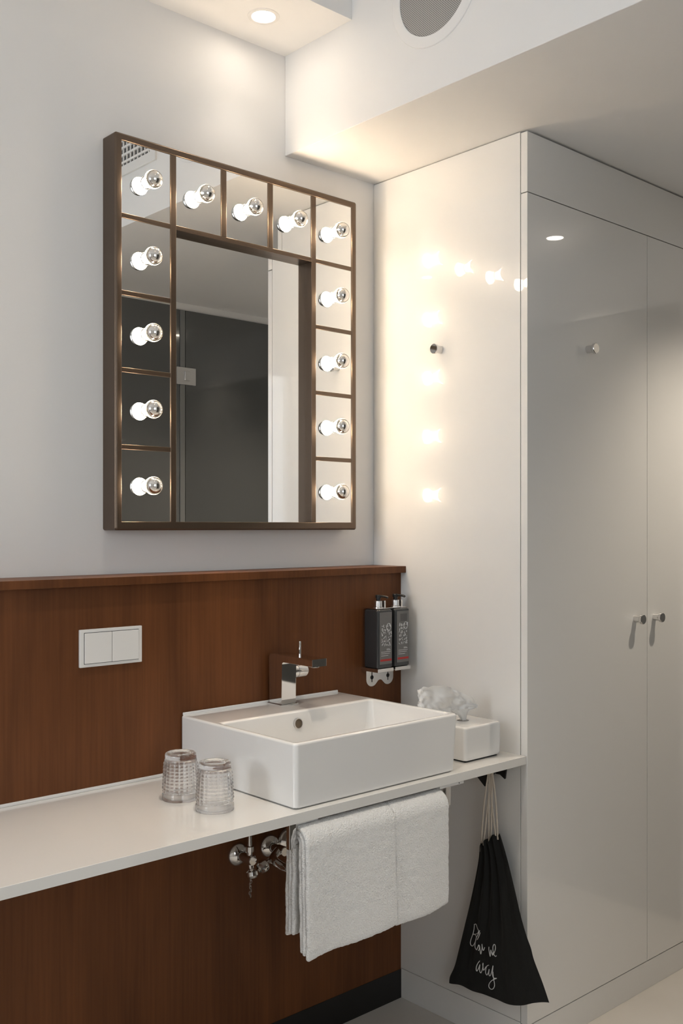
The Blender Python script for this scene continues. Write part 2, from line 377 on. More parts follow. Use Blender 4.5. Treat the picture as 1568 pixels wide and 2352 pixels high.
obj('aerator', L_([(0.0125, 0), (0.0125, 0.004), (0.011, 0.005), (0, 0.005)], ((fx0 + fx1) / 2, -0.297, 1.0720), (0, 0, -1), 24), chrome, fa, smooth=True, angle=35)

# ------------------------------------------------------------------ lighted mirror
mx0, mx1, mz0, mz1, MF = -0.9377, -0.1284, 1.4189, 2.3983, -0.0605
mi = thing('lighted_mirror', 'dressing-room mirror in a bronze metal grid frame with globe bulbs, on the white wall', 'mirror', ((mx0 + mx1) / 2, 0, mz0))
ia, ib, ic, id_ = -0.9195, -0.1475, 1.4408, 2.3800
bm = bmesh.new(); lp = []
def ml(i, r, y): lp.append([(x, y, z) for x, z in rrect(mx0 + i, mx1 - i, mz0 + i, mz1 - i, r, 5)])
ml(0, 0.006, 0.0); ml(0, 0.006, MF + 0.006)
for k in range(1, 5):
    a = k / 4 * PI / 2; ml(0.006 * (1 - math.cos(a)), max(0.006 - 0.006 * (1 - math.cos(a)) * 0.6, 0.001), MF + 0.006 - 0.006 * math.sin(a))
def il(i, y): lp.append([(x, y, z) for x, z in rrect(ia + i, ib - i, ic + i, id_ - i, 0.0006, 5)])
il(-0.0012, MF); il(0, MF + 0.0012); il(0, -0.020); 
loft(bm, lp, cap0=True, cap1=True)
obj('frame', bm, bronze, mi, smooth=True, angle=50)
BW, BH = 0.0165, 0.0120
cw = (ib - ia - 4 * BW) / 5; ch = (id_ - ic - 4 * BH) / 5
cols = [ia + k * (cw + BW) for k in range(5)]; rows = [id_ - (k + 1) * ch - k * BH for k in range(5)]   # left / bottom edges
BACK = -0.0210
for k in range(4):                      # vertical bars: the outer two run full height
    x = cols[k] + cw
    zb_ = ic if k in (0, 3) else rows[0] - 0.0005
    part_box('bar', bronze, mi, x, x + BW, MF + 0.0004, BACK, zb_, id_, bev=0.0010, seg=2)
part_box('bar', bronze, mi, cols[0] + cw + BW, cols[3] + cw, MF + 0.0008, BACK, rows[0] - BH, rows[0], bev=0.0010, seg=2)
for c in (0, 4):
    for k in range(4):
        part_box('bar', bronze, mi, cols[c], cols[c] + cw, MF + 0.0008, BACK, rows[k] - BH, rows[k], bev=0.0010, seg=2)
cells = [(c, 0) for c in range(5)] + [(c, k) for k in range(1, 5) for c in (0, 4)]
PM = -0.0572
for c, k in cells:
    part_box('mirror_pane', mirror, mi, cols[c], cols[c] + cw, PM, PM + 0.004, rows[k], rows[k] + ch)
cpn = part_box('centre_mirror_pane', mirror, mi, cols[0] + cw + BW, cols[3] + cw, -0.0300, -0.0260, ic, rows[0] - BH)
GR, GC = 0.0226, 0.0348
def bulb_meshes():
    ang = math.radians(100); amid = math.radians(100)
    rear = [(0.0128, 0.0), (0.0128, 0.006), (0.0150, 0.010)]
    t0 = math.asin(0.0150 / GR)
    for k in range(15):
        t = t0 + (PI - amid - t0) * k / 14
        rear.append((GR * math.sin(t), GC - GR * math.cos(t)))
    cap = [(0.0203 * math.sin(ang * (1 - k / 16)), GC + 0.0203 * math.cos(ang * (1 - k / 16))) for k in range(17)]
    cap[-1] = (0, cap[-1][1])
    rim = [((GR + 0.0001) * math.sin(amid * (1 - k / 18)), GC + (GR + 0.0001) * math.cos(amid * (1 - k / 18))) for k in range(19)]
    rim[-1] = (0, rim[-1][1])
    ringp = [(0.0165, 0.0), (0.0165, 0.0022), (0.0155, 0.0030), (0.0128, 0.0030)]
    out = []
    for p, capf in ((rear, False), (cap, False), (ringp, False), (rim, False)):
        bm = L_(p, (0, 0, 0), (0, -1, 0), 32, capf); me = bpy.data.meshes.new('bulb')
        bmesh.ops.recalc_face_normals(bm, faces=bm.faces[:])
        for f in bm.faces: f.smooth = True
        bm.to_mesh(me); bm.free(); out.append(me)
    return out
bme, cme, rme, ime = bulb_meshes()
bme.materials.append(glow); cme.materials.append(silver); rme.materials.append(chrome); ime.materials.append(bulbglass)
for c, k in cells:
    p = Vector((cols[c] + cw / 2, PM - 0.0004, rows[k] + ch / 2))
    b = bpy.data.objects.new('bulb', bme); COL.objects.link(b); b.parent = mi; b.matrix_parent_inverse = Matrix.Translation(-mi.location); b.location = p
    b['label'] = 'small lit globe bulb with a silvered front'
    for nm, me in (('silver_cap', cme), ('collar', rme), ('clear_glass', ime)):
        q = bpy.data.objects.new(nm, me); COL.objects.link(q); q.parent = b

# ------------------------------------------------------------------ ceiling fittings
def downlight(x, y, z, label, watts, cone=92, group='recessed ceiling spots'):
    t = thing('downlight', label, 'ceiling light', (x, y, z), group)
    obj('trim_ring', L_([(0.0300, -0.001), (0.0305, 0.0015), (0.0330, 0.0032), (0.0415, 0.0022), (0.0425, 0.0)], (x, y, z), (0, 0, -1), 40, cap=False), plastic, t, smooth=True, angle=60)
    obj('lens', L_([(0.0302, 0.0004), (0.0302, 0.0010), (0, 0.0012)], (x, y, z), (0, 0, -1), 32), spotglow, t)
    l = bpy.data.lights.new('spot_lamp', 'SPOT'); l.energy = watts; l.color = SPOTC; l.spot_size = math.radians(cone); l.spot_blend = 1.0; l.shadow_soft_size = 0.022
    o = bpy.data.objects.new('spot_lamp', l); COL.objects.link(o); o.parent = t; o.location = (0, 0, -0.028)
downlight(-0.5422, -0.1406, ZLOW, 'round recessed spot glowing in the lowered ceiling above the mirror', SPOT_W * 0.55)
downlight(0.8958, -1.1475, ZS, 'round recessed spot in the ceiling before the wardrobe', SPOT_W * 13, 112)
downlight(-0.95, -0.85, ZHI, 'added unseen fill spot in the high ceiling nearest the wall mirror', SPOT_W * 13, 62)  # lamp added out of view to brighten the counter and basin tops
downlight(-2.6, -2.3, ZHI, 'added unseen fill spot in the high ceiling behind the camera', SPOT_W * 6)  # lamp added out of view as general fill from the room side

spk = thing('ceiling_speaker', 'round white built-in loudspeaker with grey perforated grille on the beam', 'speaker', (XB, -0.5815, 2.7510))
obj('ring', L_([(0.1420, 0.0), (0.1420, 0.0022), (0.1400, 0.0042), (0.1180, 0.0055), (0.1148, 0.0045), (0.1145, 0.001)], (XB, -0.5815, 2.7510), (-1, 0, 0), 72, cap=False), ceilp, spk, smooth=True, angle=50)
go = obj('grille', L_([(0.1144, 0.0), (0.1144, 0.0016), (0.1134, 0.0030), (0, 0.0036)], (XB, -0.5815, 2.7510), (-1, 0, 0), 72), grille, spk)

vg = thing('vent_grille', 'white rectangular air vent grille on the beam, seen in the mirror', 'vent', (XB, -1.15, 2.76))
vb = bmesh.new(); vy0, vy1, vz0, vz1 = -1.50, -0.803, 2.674, 2.900
for q in ((vy0, vy1, vz0, vz0 + 0.034), (vy0, vy1, vz1 - 0.034, vz1), (vy0, vy0 + 0.034, vz0 + 0.034, vz1 - 0.034), (vy1 - 0.034, vy1, vz0 + 0.034, vz1 - 0.034)):
    box(vb, XB - 0.008, XB, *q)
obj('frame', vb, plastic, vg)
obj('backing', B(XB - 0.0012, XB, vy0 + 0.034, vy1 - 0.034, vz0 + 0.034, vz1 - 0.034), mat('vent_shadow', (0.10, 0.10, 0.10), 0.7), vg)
for k in range(6):
    z = vz0 + 0.034 + (vz1 - vz0 - 0.068) * (k + 0.5) / 6
    obj('slat', B(XB - 0.007, XB - 0.001, vy0 + 0.034, vy1 - 0.034, z - 0.004, z + 0.004), plastic, vg)
for k in range(26):
    y = vy0 + 0.034 + (vy1 - vy0 - 0.068) * (k + 0.5) / 26
    obj('slat', B(XB - 0.0055, XB - 0.001, y - 0.003, y + 0.003, vz0 + 0.034, vz1 - 0.034), plastic, vg)

# ------------------------------------------------------------------ shower screen opposite (seen in the mirror)
ss = thing('shower_screen', 'dark tinted glass shower screen opposite, reflected in the mirror', 'shower screen', (0.4, -1.852, 0))
SZ = 2.4610
part_box('glass_pane', tinted, ss, -0.44, 0.4500, -1.860, -1.850, 0.01, SZ)
part_box('glass_pane', tinted, ss, 0.4850, 0.985, -1.860, -1.850, 0.01, SZ)
part_box('post', mat('post_grey', (0.20, 0.20, 0.195), 0.4), ss, 0.4540, 0.4815, -1.861, -1.848, 0.01, SZ, bev=0.001)
for hz in (2.1460, 0.36):
    hg = part_box('hinge', satin, ss, 0.4300, 0.5370, -1.8495, -1.840, hz - 0.041, hz + 0.041, bev=0.001)
    part_box('hinge_knuckle', satin, hg, 0.4700, 0.5000, -1.8402, -1.830, hz - 0.022, hz + 0.022, bev=0.002)

# ------------------------------------------------------------------ switch
sw = thing('light_switch', 'white double rocker light switch on the wood panelling', 'light switch', (-0.985, W, 1.145))
part_box('frame', plastic, sw, -1.0665, -0.9025, W - 0.0080, W, 1.1010, 1.1890, bev=0.0016)
for x0, x1 in ((-1.0555, -0.9855), (-0.9845, -0.9135)):
    part_box('rocker', plastic, sw, x0, x1, W - 0.0112, W - 0.0075, 1.1095, 1.1805, bev=0.0010)
part_box('joint', dark_gap, sw, -1.0566, -0.9124, W - 0.0084, W - 0.0076, 1.1084, 1.1816)

# ------------------------------------------------------------------ soap dispensers
br = thing('dispenser_bracket', 'chrome wall bracket holding two soap bottles on the wood panelling', 'bracket', (-0.095, W, 1.0))
PX = (-0.1355, -0.0650); BWD = 0.0610; FY = -0.1900; BY = -0.1300; BZ0, BZ1 = 1.0190, 1.1890
bm = bmesh.new()
top = [(-0.1480, 1.0170), (-0.0360, 1.0170)]; out = [(-0.0360, 0.985)]
for cx in (-0.0640, -0.1200): pass
pts = [(-0.1480, 1.0170), (-0.0360, 1.0170), (-0.0360, 0.9790)]
for k in range(1, 9):
    a = -k / 9 * PI * 0.80; pts.append((-0.0590 + 0.0230 * math.cos(a), 0.9790 + 0.0215 * math.sin(a)))
pts += [(-0.0850, 0.9730), (-0.0920, 0.9750), (-0.0990, 0.9730)]
for k in range(1, 9):
    a = -PI * 0.20 - k / 9 * PI * 0.80; pts.append((-0.1250 + 0.0230 * math.cos(a), 0.9790 + 0.0215 * math.sin(a)))
pts += [(-0.1480, 0.9790)]
a_ = [bm.verts.new((x, W, z)) for x, z in pts]; b_ = [bm.verts.new((x, W - 0.0030, z)) for x, z in pts]
bm.faces.new(a_); bm.faces.new(b_)
for i in range(len(pts)): bm.faces.new((a_[i], a_[(i + 1) % len(pts)], b_[(i + 1) % len(pts)], b_[i]))
wp = obj('wall_plate', bm, chrome, br)
for cx in (-0.0590, -0.1250):
    kb = bmesh.new(); lathe(kb, [(0.0062, 0), (0.0062, 0.0006), (0, 0.0006)], (cx, W - 0.003, 0.9840), (0, -1, 0), 16); box(kb, cx - 0.0014, cx + 0.0014, W - 0.0036, W - 0.003, 0.970, 1.010)
    obj('keyhole', kb, dark_gap, wp)
part_box('back_strap', chrome, br, -0.1480, -0.0360, BY + 0.0004, W - 0.0001, 1.0172, 1.1860, bev=0.001)
for cx in PX:
    part_box('tray', chrome, br, cx - BWD / 2 - 0.0012, cx + BWD / 2 + 0.0012, FY - 0.0016, W, 1.0080, 1.0186, bev=0.0010)
part_box('top_clip', chrome, br, PX[0] - 0.026, PX[1] + 0.026, FY + 0.012, W, BZ1 + 0.0008, BZ1 + 0.0030, bev=0.0006)
for cx in PX:
    part_box('clip_tab', chrome, br, cx + 0.0150, cx + 0.0205, FY + 0.020, FY + 0.046, BZ1 + 0.0028, BZ1 + 0.0235, bev=0.0006)
random.seed(11)
def bottle(cx, label, badge):
    t = thing('soap_bottle', label, 'soap bottle', (cx, (FY + BY) / 2, BZ0), 'soap bottles in the chrome bracket')
    bm = bmesh.new(); lps = []
    for i, z in ((0.003, BZ0), (0.0008, BZ0 + 0.0015), (0, BZ0 + 0.004), (0, BZ1 - 0.006), (0.001, BZ1 - 0.003), (0.004, BZ1 - 0.0005), (0.010, BZ1)):
        lps.append([(x, y, z) for x, y in rrect(cx - BWD / 2 + i, cx + BWD / 2 - i, FY + i, BY - i * 0.5, 0.007, 5)])
    obj('body', loft(bm, lps), bottlem, t, smooth=True, angle=40)
    lb = obj('label', B(cx - 0.0240, cx + 0.0250, FY - 0.0006, FY + 0.0004, BZ0 + 0.012, BZ1 - 0.008), bottlem2, t)
    def mark(name, m, x0, x1, z0, z1, q=0.0009): obj(name, B(x0, x1, FY - q, FY - 0.0005, z0, z1), m, lb)
    if badge: mark('badge', greym, cx - 0.010, cx + 0.018, BZ0 + 0.132, BZ0 + 0.154)
    mark('red_band', redm, cx - 0.0215, cx + 0.0235, BZ0 + 0.0205, BZ0 + 0.0265)
    fine = bmesh.new()
    for z, a, b in ((0.036, -0.018, 0.010), (0.042, -0.018, 0.016), (0.047, -0.018, 0.020), (0.052, 0.004, 0.020), (0.0545, 0.004, 0.016)):
        x = cx + a
        while x < cx + b:
            w = random.uniform(0.002, 0.006); box(fine, x, min(x + w, cx + b), FY - 0.0009, FY - 0.0005, BZ0 + z, BZ0 + z + 0.0012); x += w + 0.001
    obj('small_print', fine, inkm, lb)
    art = bmesh.new()          # white chalk scribbles, too small to read
    for r_ in range(6):
        z = BZ0 + 0.066 + r_ * 0.0105; x = cx - 0.018
        while x < cx + 0.018:
            w = random.uniform(0.003, 0.009); h = random.uniform(0.005, 0.011); y = FY - 0.0010
            P_ = smooth_path([(x + random.uniform(0, w), y, z + random.uniform(-0.002, h)) for _ in range(random.randint(3, 6))], 3)
            tube(art, P_, 0.00062, 4); x += w + 0.0012
    tube(art, [(cx + 0.012 + 0.0085 * math.cos(i * PI / 8), FY - 0.0010, BZ0 + 0.119 + 0.0105 * math.sin(i * PI / 8)) for i in range(17)], 0.0006, 4)
    obj('chalk_drawing', art, inkm, lb)
    cy = (FY + BY) / 2
    pc = obj('pump_collar', L_([(0.0150, 0.0030), (0.0150, 0.0050), (0.0118, 0.0065), (0.0112, 0.0220), (0.0105, 0.0230), (0, 0.0230)], (cx, cy, BZ1), (0, 0, 1), 28), satin, t, smooth=True, angle=35)
    hb = L_([(0.0062, 0.0225), (0.0062, 0.0310), (0.0085, 0.0315), (0.0088, 0.0390), (0.0075, 0.0405), (0, 0.0405)], (cx, cy, BZ1), (0, 0, 1), 24)
    tube(hb, smooth_path([(cx, cy, BZ1 + 0.0370), (cx + 0.004, cy - 0.014, BZ1 + 0.0370), (cx + 0.007, cy - 0.027, BZ1 + 0.0355), (cx + 0.008, cy - 0.031, BZ1 + 0.0330)], 4), 0.0034, 10)
    obj('pump_head', hb, black_pl, t, smooth=True, angle=40)
bottle(PX[0], 'dark pump soap bottle in the bracket, farther from the white side panel', False)
bottle(PX[1], 'dark pump soap bottle in the bracket, right beside the white side panel', True)

# ------------------------------------------------------------------ tissue box
tx0, tx1, tyf, tyb = -0.1880, -0.0400, -0.5375, -0.3900
tb = thing('tissue_box', 'white cube-shaped tissue box cover right of the washbasin', 'tissue box', (-0.114, -0.464, CT))
bm = bmesh.new(); lps = []
TZ = 0.9045
def tl(i, z): lps.append([(x, y, z) for x, y in rrect(tx0 + i, tx1 - i, tyf + i, tyb - i, 0.010 - min(i, 0.006) * 0.5, 6)])
tl(0.004, CT + 0.0045); tl(0.0025, CT + 0.006); tl(0.0012, CT + 0.012); tl(0.0, CT + 0.045); tl(0.0, TZ - 0.006)
for k in range(1, 6):
    a = k / 5 * PI / 2; tl(0.006 * (1 - math.cos(a)), TZ - 0.006 + 0.006 * math.sin(a))
loft(bm, lps); obj('cover', bm, ceram, tb, smooth=True, angle=40)
part_box('foot', dark_gap, tb, tx0 + 0.009, tx1 - 0.009, tyf + 0.009, tyb - 0.009, CT + 0.0002, CT + 0.006)
obj('slot', L_([(0.016, 0.0), (0.016, 0.0005), (0, 0.0005)], (-0.112, -0.463, TZ), (0, 0, 1), 24), mat('slot_shade', (0.3, 0.29, 0.28), 0.8), tb)
# the pulled-up tissue: a gathered stem that opens into a crumpled fan
st = Vector((-0.108, -0.462, TZ))
NU, NV = 26, 20
bm = bmesh.new(); G = []
topc = smooth_path([(-0.252, -0.436, 0.978), (-0.2575, -0.445, 1.000), (-0.247, -0.448, 1.0090), (-0.206, -0.446, 1.0030), (-0.160, -0.452, 1.0000), (-0.128, -0.470, 0.9860), (-0.092, -0.482, 0.9610), (-0.056, -0.474, 0.9400)], 9)
botc = smooth_path([(-0.250, -0.434, 0.940), (-0.232, -0.440, 0.926), (-0.205, -0.448, 0.921), (-0.175, -0.452, 0.919), (-0.148, -0.458, 0.918), (-0.122, -0.462, 0.921), (-0.096, -0.466, 0.924), (-0.066, -0.470, 0.9330)], 9)
n = len(topc)
for i in range(n):
    rowv = []
    u = i / (n - 1)
    for j in range(NV):
        v = j / (NV - 1); p = topc[i].lerp(botc[i], v)
        rg = 0.5 - abs(noise.noise(Vector((u * 5.5 + v * 1.2, v * 2.6, 3.3)))) * 1.6
        rg2 = 0.5 - abs(noise.noise(Vector((u * 11.0 - v * 2.0, v * 4.5, 8.1)))) * 1.6
        rip = 0.0075 * math.sin(u * 8.5 + v * 1.6 + 0.5) * (0.6 + 0.4 * (1 - v)) + 0.0130 * rg + 0.0050 * rg2
        p = p + Vector((0.25 * rip, rip, (0.0035 * math.sin(u * 15 + 1) + 0.004 * noise.noise(Vector((u * 16, 0, 5)))) * (1 - v)))
        rowv.append(bm.verts.new(p))
    G.append(rowv)
for i in range(n - 1):
    for j in range(NV - 1): bm.faces.new((G[i][j], G[i + 1][j], G[i + 1][j + 1], G[i][j + 1]))
# stem
RS = 18
prevr = None
for k in range(7):
    t = k / 6; z = TZ - 0.004 + t * 0.036; rr = 0.0075 + 0.010 * t ** 2; cx = st.x - 0.012 * t ** 2
    ring = []
    for i in range(RS):
        a = 2 * PI * i / RS; q = rr * (1 + 0.28 * math.sin(a * 5 + 1))
        ring.append(bm.verts.new((cx + q * math.cos(a) * (1 + 0.9 * t), st.y + 0.6 * q * math.sin(a), z)))
    if prevr:
        for i in range(RS): bm.faces.new((prevr[i], prevr[(i + 1) % RS], ring[(i + 1) % RS], ring[i]))
    prevr = ring
to = obj('tissue', bm, tissuem, None, smooth=True)
tag(to, 'white crumpled paper tissue pulled up from the tissue box', 'tissue')

# ------------------------------------------------------------------ two cut glass tumblers, upside down
def tumbler(x, y, label, rot):
    H, RB, RTp = 0.1050, 0.0425, 0.0355      # rim stands on the counter
    n, m = 96, 64
    bm = bmesh.new(); loops = []
    z0 = CT + 0.0004
    def ring(r, z, cut=0.0):
        lp = []
        for i in range(n):
            a = 2 * PI * i / n + rot
            rr = r
            if cut:
                s = (z - z0 - 0.016) / 0.0076
                d = abs(math.sin(a * 11)) * abs(math.sin(s * PI))
                rr = r + cut * (d ** 0.7)
            lp.append((x + rr * math.cos(a), y + rr * math.sin(a), z0 + (z - z0)))
        loops.append(lp)
    # inside from the rim up to the inner floor
    ring(0.004, z0 + H - 0.016); ring(0.020, z0 + H - 0.0155); ring(0.028, z0 + H - 0.017); ring(0.0318, z0 + H - 0.022)
    for k in range(1, 9): t = k / 8; ring(0.0320 + (RB - 0.0022 - 0.0320) * t, z0 + (H - 0.022) * (1 - t) + 0.001)
    ring(RB - 0.0010, z0); ring(RB, z0 + 0.0012)
    ring(RB - 0.0006, z0 + 0.013)
    for k in range(m + 1):
        t = k / m; z = z0 + 0.016 + t * (H - 0.016 - 0.013)
        ring(RB - 0.0024 + (RTp - RB + 0.0022) * t, z, 0.0032 * min(1, t * 8, (1 - t) * 8))
    ring(RTp, z0 + H - 0.010); ring(RTp - 0.0003, z0 + H - 0.004); ring(RTp - 0.0020, z0 + H - 0.0008); ring(RTp - 0.0045, z0 + H)
    ring(RTp - 0.0080, z0 + H); ring(RTp - 0.0105, z0 + H - 0.0022); ring(0.012, z0 + H - 0.0030); ring(0.004, z0 + H - 0.0030)
    loft(bm, loops)
    o = obj('glass_tumbler', bm, glassm, None, smooth=True)
    me = o.data
    for v in me.vertices: v.co -= Vector((x, y, z0))
    o.location = (x, y, z0)
    return tag(o, label, 'glass', 'cut glass tumblers on the countertop')
tumbler(-0.9190, -0.3215, 'upturned cut glass tumbler behind the other one, nearer the wood panelling', 0.0)
tumbler(-0.9125, -0.4455, 'upturned cut glass tumbler in front, nearer the counter edge', 0.09)

# ------------------------------------------------------------------ towel rail and towels
RY, RZ = -0.5750, 0.7480
tr = thing('towel_rail', 'chrome towel rail hanging under the countertop edge below the washbasin', 'towel rail', (-0.56, RY, CB))
for x0, x1 in ((-0.8150, -0.7960), (-0.3150, -0.2960)):
    part_box('bracket', chrome, tr, x0, x1, RY - 0.0080, RY + 0.0030, 0.7340, CB, bev=0.0012)
obj('bar', L_([(0.0055, 0), (0.0055, 0.4850)], (-0.7970, RY, RZ - 0.003), (1, 0, 0), 18), chrome, tr, smooth=True, angle=40)
mp_ = part_box('mounting_plate', plastic, tr, -0.3400, -0.2520, RY - 0.012, RY + 0.030, 0.7820, CB, bev=0.001)
obj('screw_hole', L_([(0.0016, 0), (0.0016, 0.0004), (0, 0.0004)], (-0.2700, RY - 0.012, 0.7860), (0, -1, 0), 12), dark_gap, mp_)  # flat dark disc, the shade inside the hole given as colour
part_box('mounting_plate', plastic, tr, -0.8150, -0.7300, RY - 0.004, RY + 0.030, 0.7830, CB, bev=0.001)

def towel(x0, x1, label, seed, front_bottom, lean):
    """three nested terry layers folded over the rail"""
    bm = bmesh.new(); TH = 0.0104
    xs = [x0, x0 + 0.0008, x0 + 0.0024, x0 + 0.0050]
    N = int((x1 - x0 - 0.010) / 0.0042)
    xs += [x0 + 0.005 + (x1 - x0 - 0.010) * (k + 1) / (N + 1) for k in range(N)]
    xs += [x1 - 0.0050, x1 - 0.0024, x1 - 0.0008, x1]
    inset = {0: 0.0042, 1: 0.0026, 2: 0.0008}
    for s_ in range(3):
        r = 0.0058 + TH * (s_ + 0.5); zc = 0.7440
        fb = front_bottom + (2 - s_) * 0.006; bb = 0.540 + (2 - s_) * 0.004
        path = [Vector((0, RY + r, zc - (zc - bb) * (1 - t))) for t in [k / 40 for k in range(40)]]
        path += [Vector((0, RY + r * math.cos(PI * k / 14), zc + r * math.sin(PI * k / 14))) for k in range(15)]
        path += [Vector((0, RY - r, zc - (zc - fb) * t)) for t in [k / 48 for k in range(1, 49)]]
        m_ = len(path); nr_ = []
        for i in range(m_):
            d = (path[min(i + 1, m_ - 1)] - path[max(i - 1, 0)]).normalized(); nr_.append(Vector((0, d.z, -d.y)))
        loops = []
        for i, x in enumerate(xs):
            k = min(i, len(xs) - 1 - i); half = TH / 2 * 1.03 - inset.get(k, 0.0); u = (x - x0) / (x1 - x0)
            lp = []
            def put(p0, nn):
                p = p0.copy(); p.x = x
                hang = max(0.0, min(1.0, (0.74 - p.z) / 0.22))
                fr_ = 1 if p.y < RY else -1
                p.y += hang * (0.0045 * math.sin(u * 5.2 + seed) + 0.003 * noise.noise(Vector((x * 9, 0, seed)))) - fr_ * 0.004 * hang
                p.z += hang * (lean * (u - 0.5) + 0.003 * noise.noise(Vector((x * 14, 0, seed + 9 + s_))))
                q = Vector((x * 170, p0.y * 170, p0.z * 170)); q2 = Vector((x * 90, p0.y * 90, p0.z * 60 + s_))
                p += nn * (0.0011 * noise.noise(q) + 0.0011 * noise.noise(q2))
                p.x += (0.0025 * noise.noise(Vector((p0.z * 22, s_ * 3.1, seed))) + 0.0010 * noise.noise(Vector((p0.z * 120, p0.y * 90, seed)))) * (1 if k < 4 else 0)
                lp.append(p)
            for j in range(m_): put(path[j] + nr_[j] * half, nr_[j])
            dn_ = Vector((0, 0, -1))
            for a in (0.25, 0.5, 0.75): put(path[-1] + nr_[-1] * half * math.cos(PI * a) + dn_ * half * 0.9 * math.sin(PI * a), dn_)
            for j in range(m_ - 1, -1, -1): put(path[j] - nr_[j] * half, -nr_[j])
            for a in (0.25, 0.5, 0.75): put(path[0] - nr_[0] * half * math.cos(PI * a) + dn_ * half * 0.9 * math.sin(PI * a), dn_)
            loops.append(lp)
        R_ = [[bm.verts.new(p) for p in lp] for lp in loops]; n = len(R_[0])
        for a, b in zip(R_, R_[1:]):
            for i in range(n): bm.faces.new((a[i], a[(i + 1) % n], b[(i + 1) % n], b[i]))
        for a in (R_[0], R_[-1]):
            fst = m_; lst = m_ + 3
            for j in range(m_ - 1): bm.faces.new((a[j], a[j + 1], a[lst + m_ - 2 - j], a[lst + m_ - 1 - j]))
            bm.faces.new(a[m_ - 1:m_ + 4]); bm.faces.new([a[lst + m_ - 1]] + a[lst + m_:] + [a[0]])
    o = obj('towel', bm, towelm, None, smooth=True)
    return tag(o, label, 'towel', 'white hand towels on the chrome rail')
towel(-0.7900, -0.5200, 'folded white terry towel on the rail, on the side of the chrome valves', 0.4, 0.506, 0.010)
towel(-0.5190, -0.3330, 'folded white terry towel on the rail, on the side of the black bag', 2.6, 0.508, 0.004)

# ------------------------------------------------------------------ valves under the counter
def valve(x, z, label):
    t = thing('angle_valve', label, 'valve', (x, W, z), 'chrome valves under the countertop')
    y = W
    obj('rosette', L_([(0.0300, 0.0), (0.0300, 0.004), (0.0270, 0.0100), (0.0180, 0.0160), (0.0125, 0.0180)], (x, y, z), (0, -1, 0), 32, cap=False), chrome, t, smooth=True, angle=50)
    bd = L_([(0.0115, 0.012), (0.0115, 0.040), (0.0135, 0.042), (0.0135, 0.066), (0.0110, 0.070), (0, 0.070)], (x, y, z), (0, -1, 0), 24)
    obj('body', bd, chrome, t, smooth=True, angle=35)
    return t
v1 = valve(-0.6130, 0.5690, 'chrome angle valve with a riser pipe, left of the towels')
yb = W - 0.055
up = L_([(0.0075, 0.008), (0.0075, 0.020), (0.0105, 0.021), (0.0105, 0.034), (0.0060, 0.036), (0.0048, 0.070), (0.0085, 0.072), (0.0085, 0.084), (0.0048, 0.086), (0.0048, CB - 0.569 - 0.0005)], (-0.6130, yb, 0.5690), (0, 0, 1), 20)
obj('riser', up, chrome, v1, smooth=True, angle=35)
dn = L_([(0.0080, 0.008), (0.0080, 0.022), (0.0050, 0.024), (0.0150, 0.030), (0.0165, 0.040), (0.0120, 0.046), (0, 0.047)], (-0.6130, yb, 0.5690), (0, -0.25, -1), 24)
obj('handle', dn, chrome, v1, smooth=True, angle=35)
ch_ = bmesh.new()
for k in range(7):
    a = Vector((-0.6200 + 0.002 * math.sin(k * 2.1), yb - 0.012, 0.5230 - k * 0.0070))
    tube(ch_, [a + Vector((0.0035 * math.cos(q) * (1 if k % 2 else 0.3), 0.0035 * math.cos(q) * (0.3 if k % 2 else 1), 0.0050 * math.sin(q))) for q in [i * PI / 5 for i in range(11)]], 0.0007, 5)
obj('chain', ch_, satin, v1)
v2 = valve(-0.5080, 0.5690, 'chrome valve with front knob and waste pipe, partly behind the towels')
kc = on_y(604, 1990, W - 0.075); kb0 = Vector((-0.5080, W - 0.050, 0.5670)); kd = (kc - kb0); kl = kd.length
obj('knob', L_([(0.0065, 0.0), (0.0065, kl - 0.012), (0.0120, kl - 0.010), (0.0165, kl - 0.004), (0.0165, kl + 0.006), (0.0135, kl + 0.011), (0.0060, kl + 0.012), (0.0055, kl + 0.010), (0, kl + 0.010)], kb0, kd, 28), chrome, v2, smooth=True, angle=35)
tp = bmesh.new(); tube(tp, smooth_path([(-0.5080, W - 0.045, 0.5690), on_y(628, 1975, W - 0.075), on_y(660, 1998, W - 0.13), on_y(700, 2010, W - 0.20), on_y(740, 2000, W - 0.25)], 6), 0.0120, 20)
obj('waste_pipe', tp, chrome, v2, smooth=True, angle=50)
v3 = obj('wall_rosette', L_([(0.0340, 0.0), (0.0340, 0.004), (0.0300, 0.011), (0.0180, 0.016), (0.0160, 0.020), (0.0160, 0.090), (0, 0.090)], (-0.4440, W, 0.5720), (0, -1, 0), 32), chrome, None, smooth=True, angle=35)
tag(v3, 'round chrome pipe rosette on the dark wood, half hidden by the towels', 'pipe fitting')

# ------------------------------------------------------------------ black drawstring bag on its hook
hk = thing('bag_hook', 'small black two-pronged hook under the countertop holding the bag', 'hook', (0, -0.497, 0.765))
part_box('hook_base', cloth_blk, hk, -0.010, -0.0002, -0.515, -0.478, 0.748, 0.786, bev=0.002)
def prong(a, b, wa, wb):
    bm = bmesh.new(); a = Vector(a); b = Vector(b); d = (b - a).normalized(); u = d.cross(Vector((1, 0, 0))).normalized(); w = Vector((1, 0, 0))
    la_ = []; 
    for p, s in ((a, wa), (b, wb)): la_.append([p + u * s + w * 0.004, p - u * s + w * 0.004, p - u * s - w * 0.004, p + u * s - w * 0.004])
    loft(bm, la_); bmesh.ops.bevel(bm, geom=bm.edges[:], offset=0.0015, segments=2, affect='EDGES')
    return bm
obj('prong', prong((-0.016, -0.500, 0.772), (-0.034, -0.462, 0.726), 0.008, 0.0190), cloth_blk, hk)
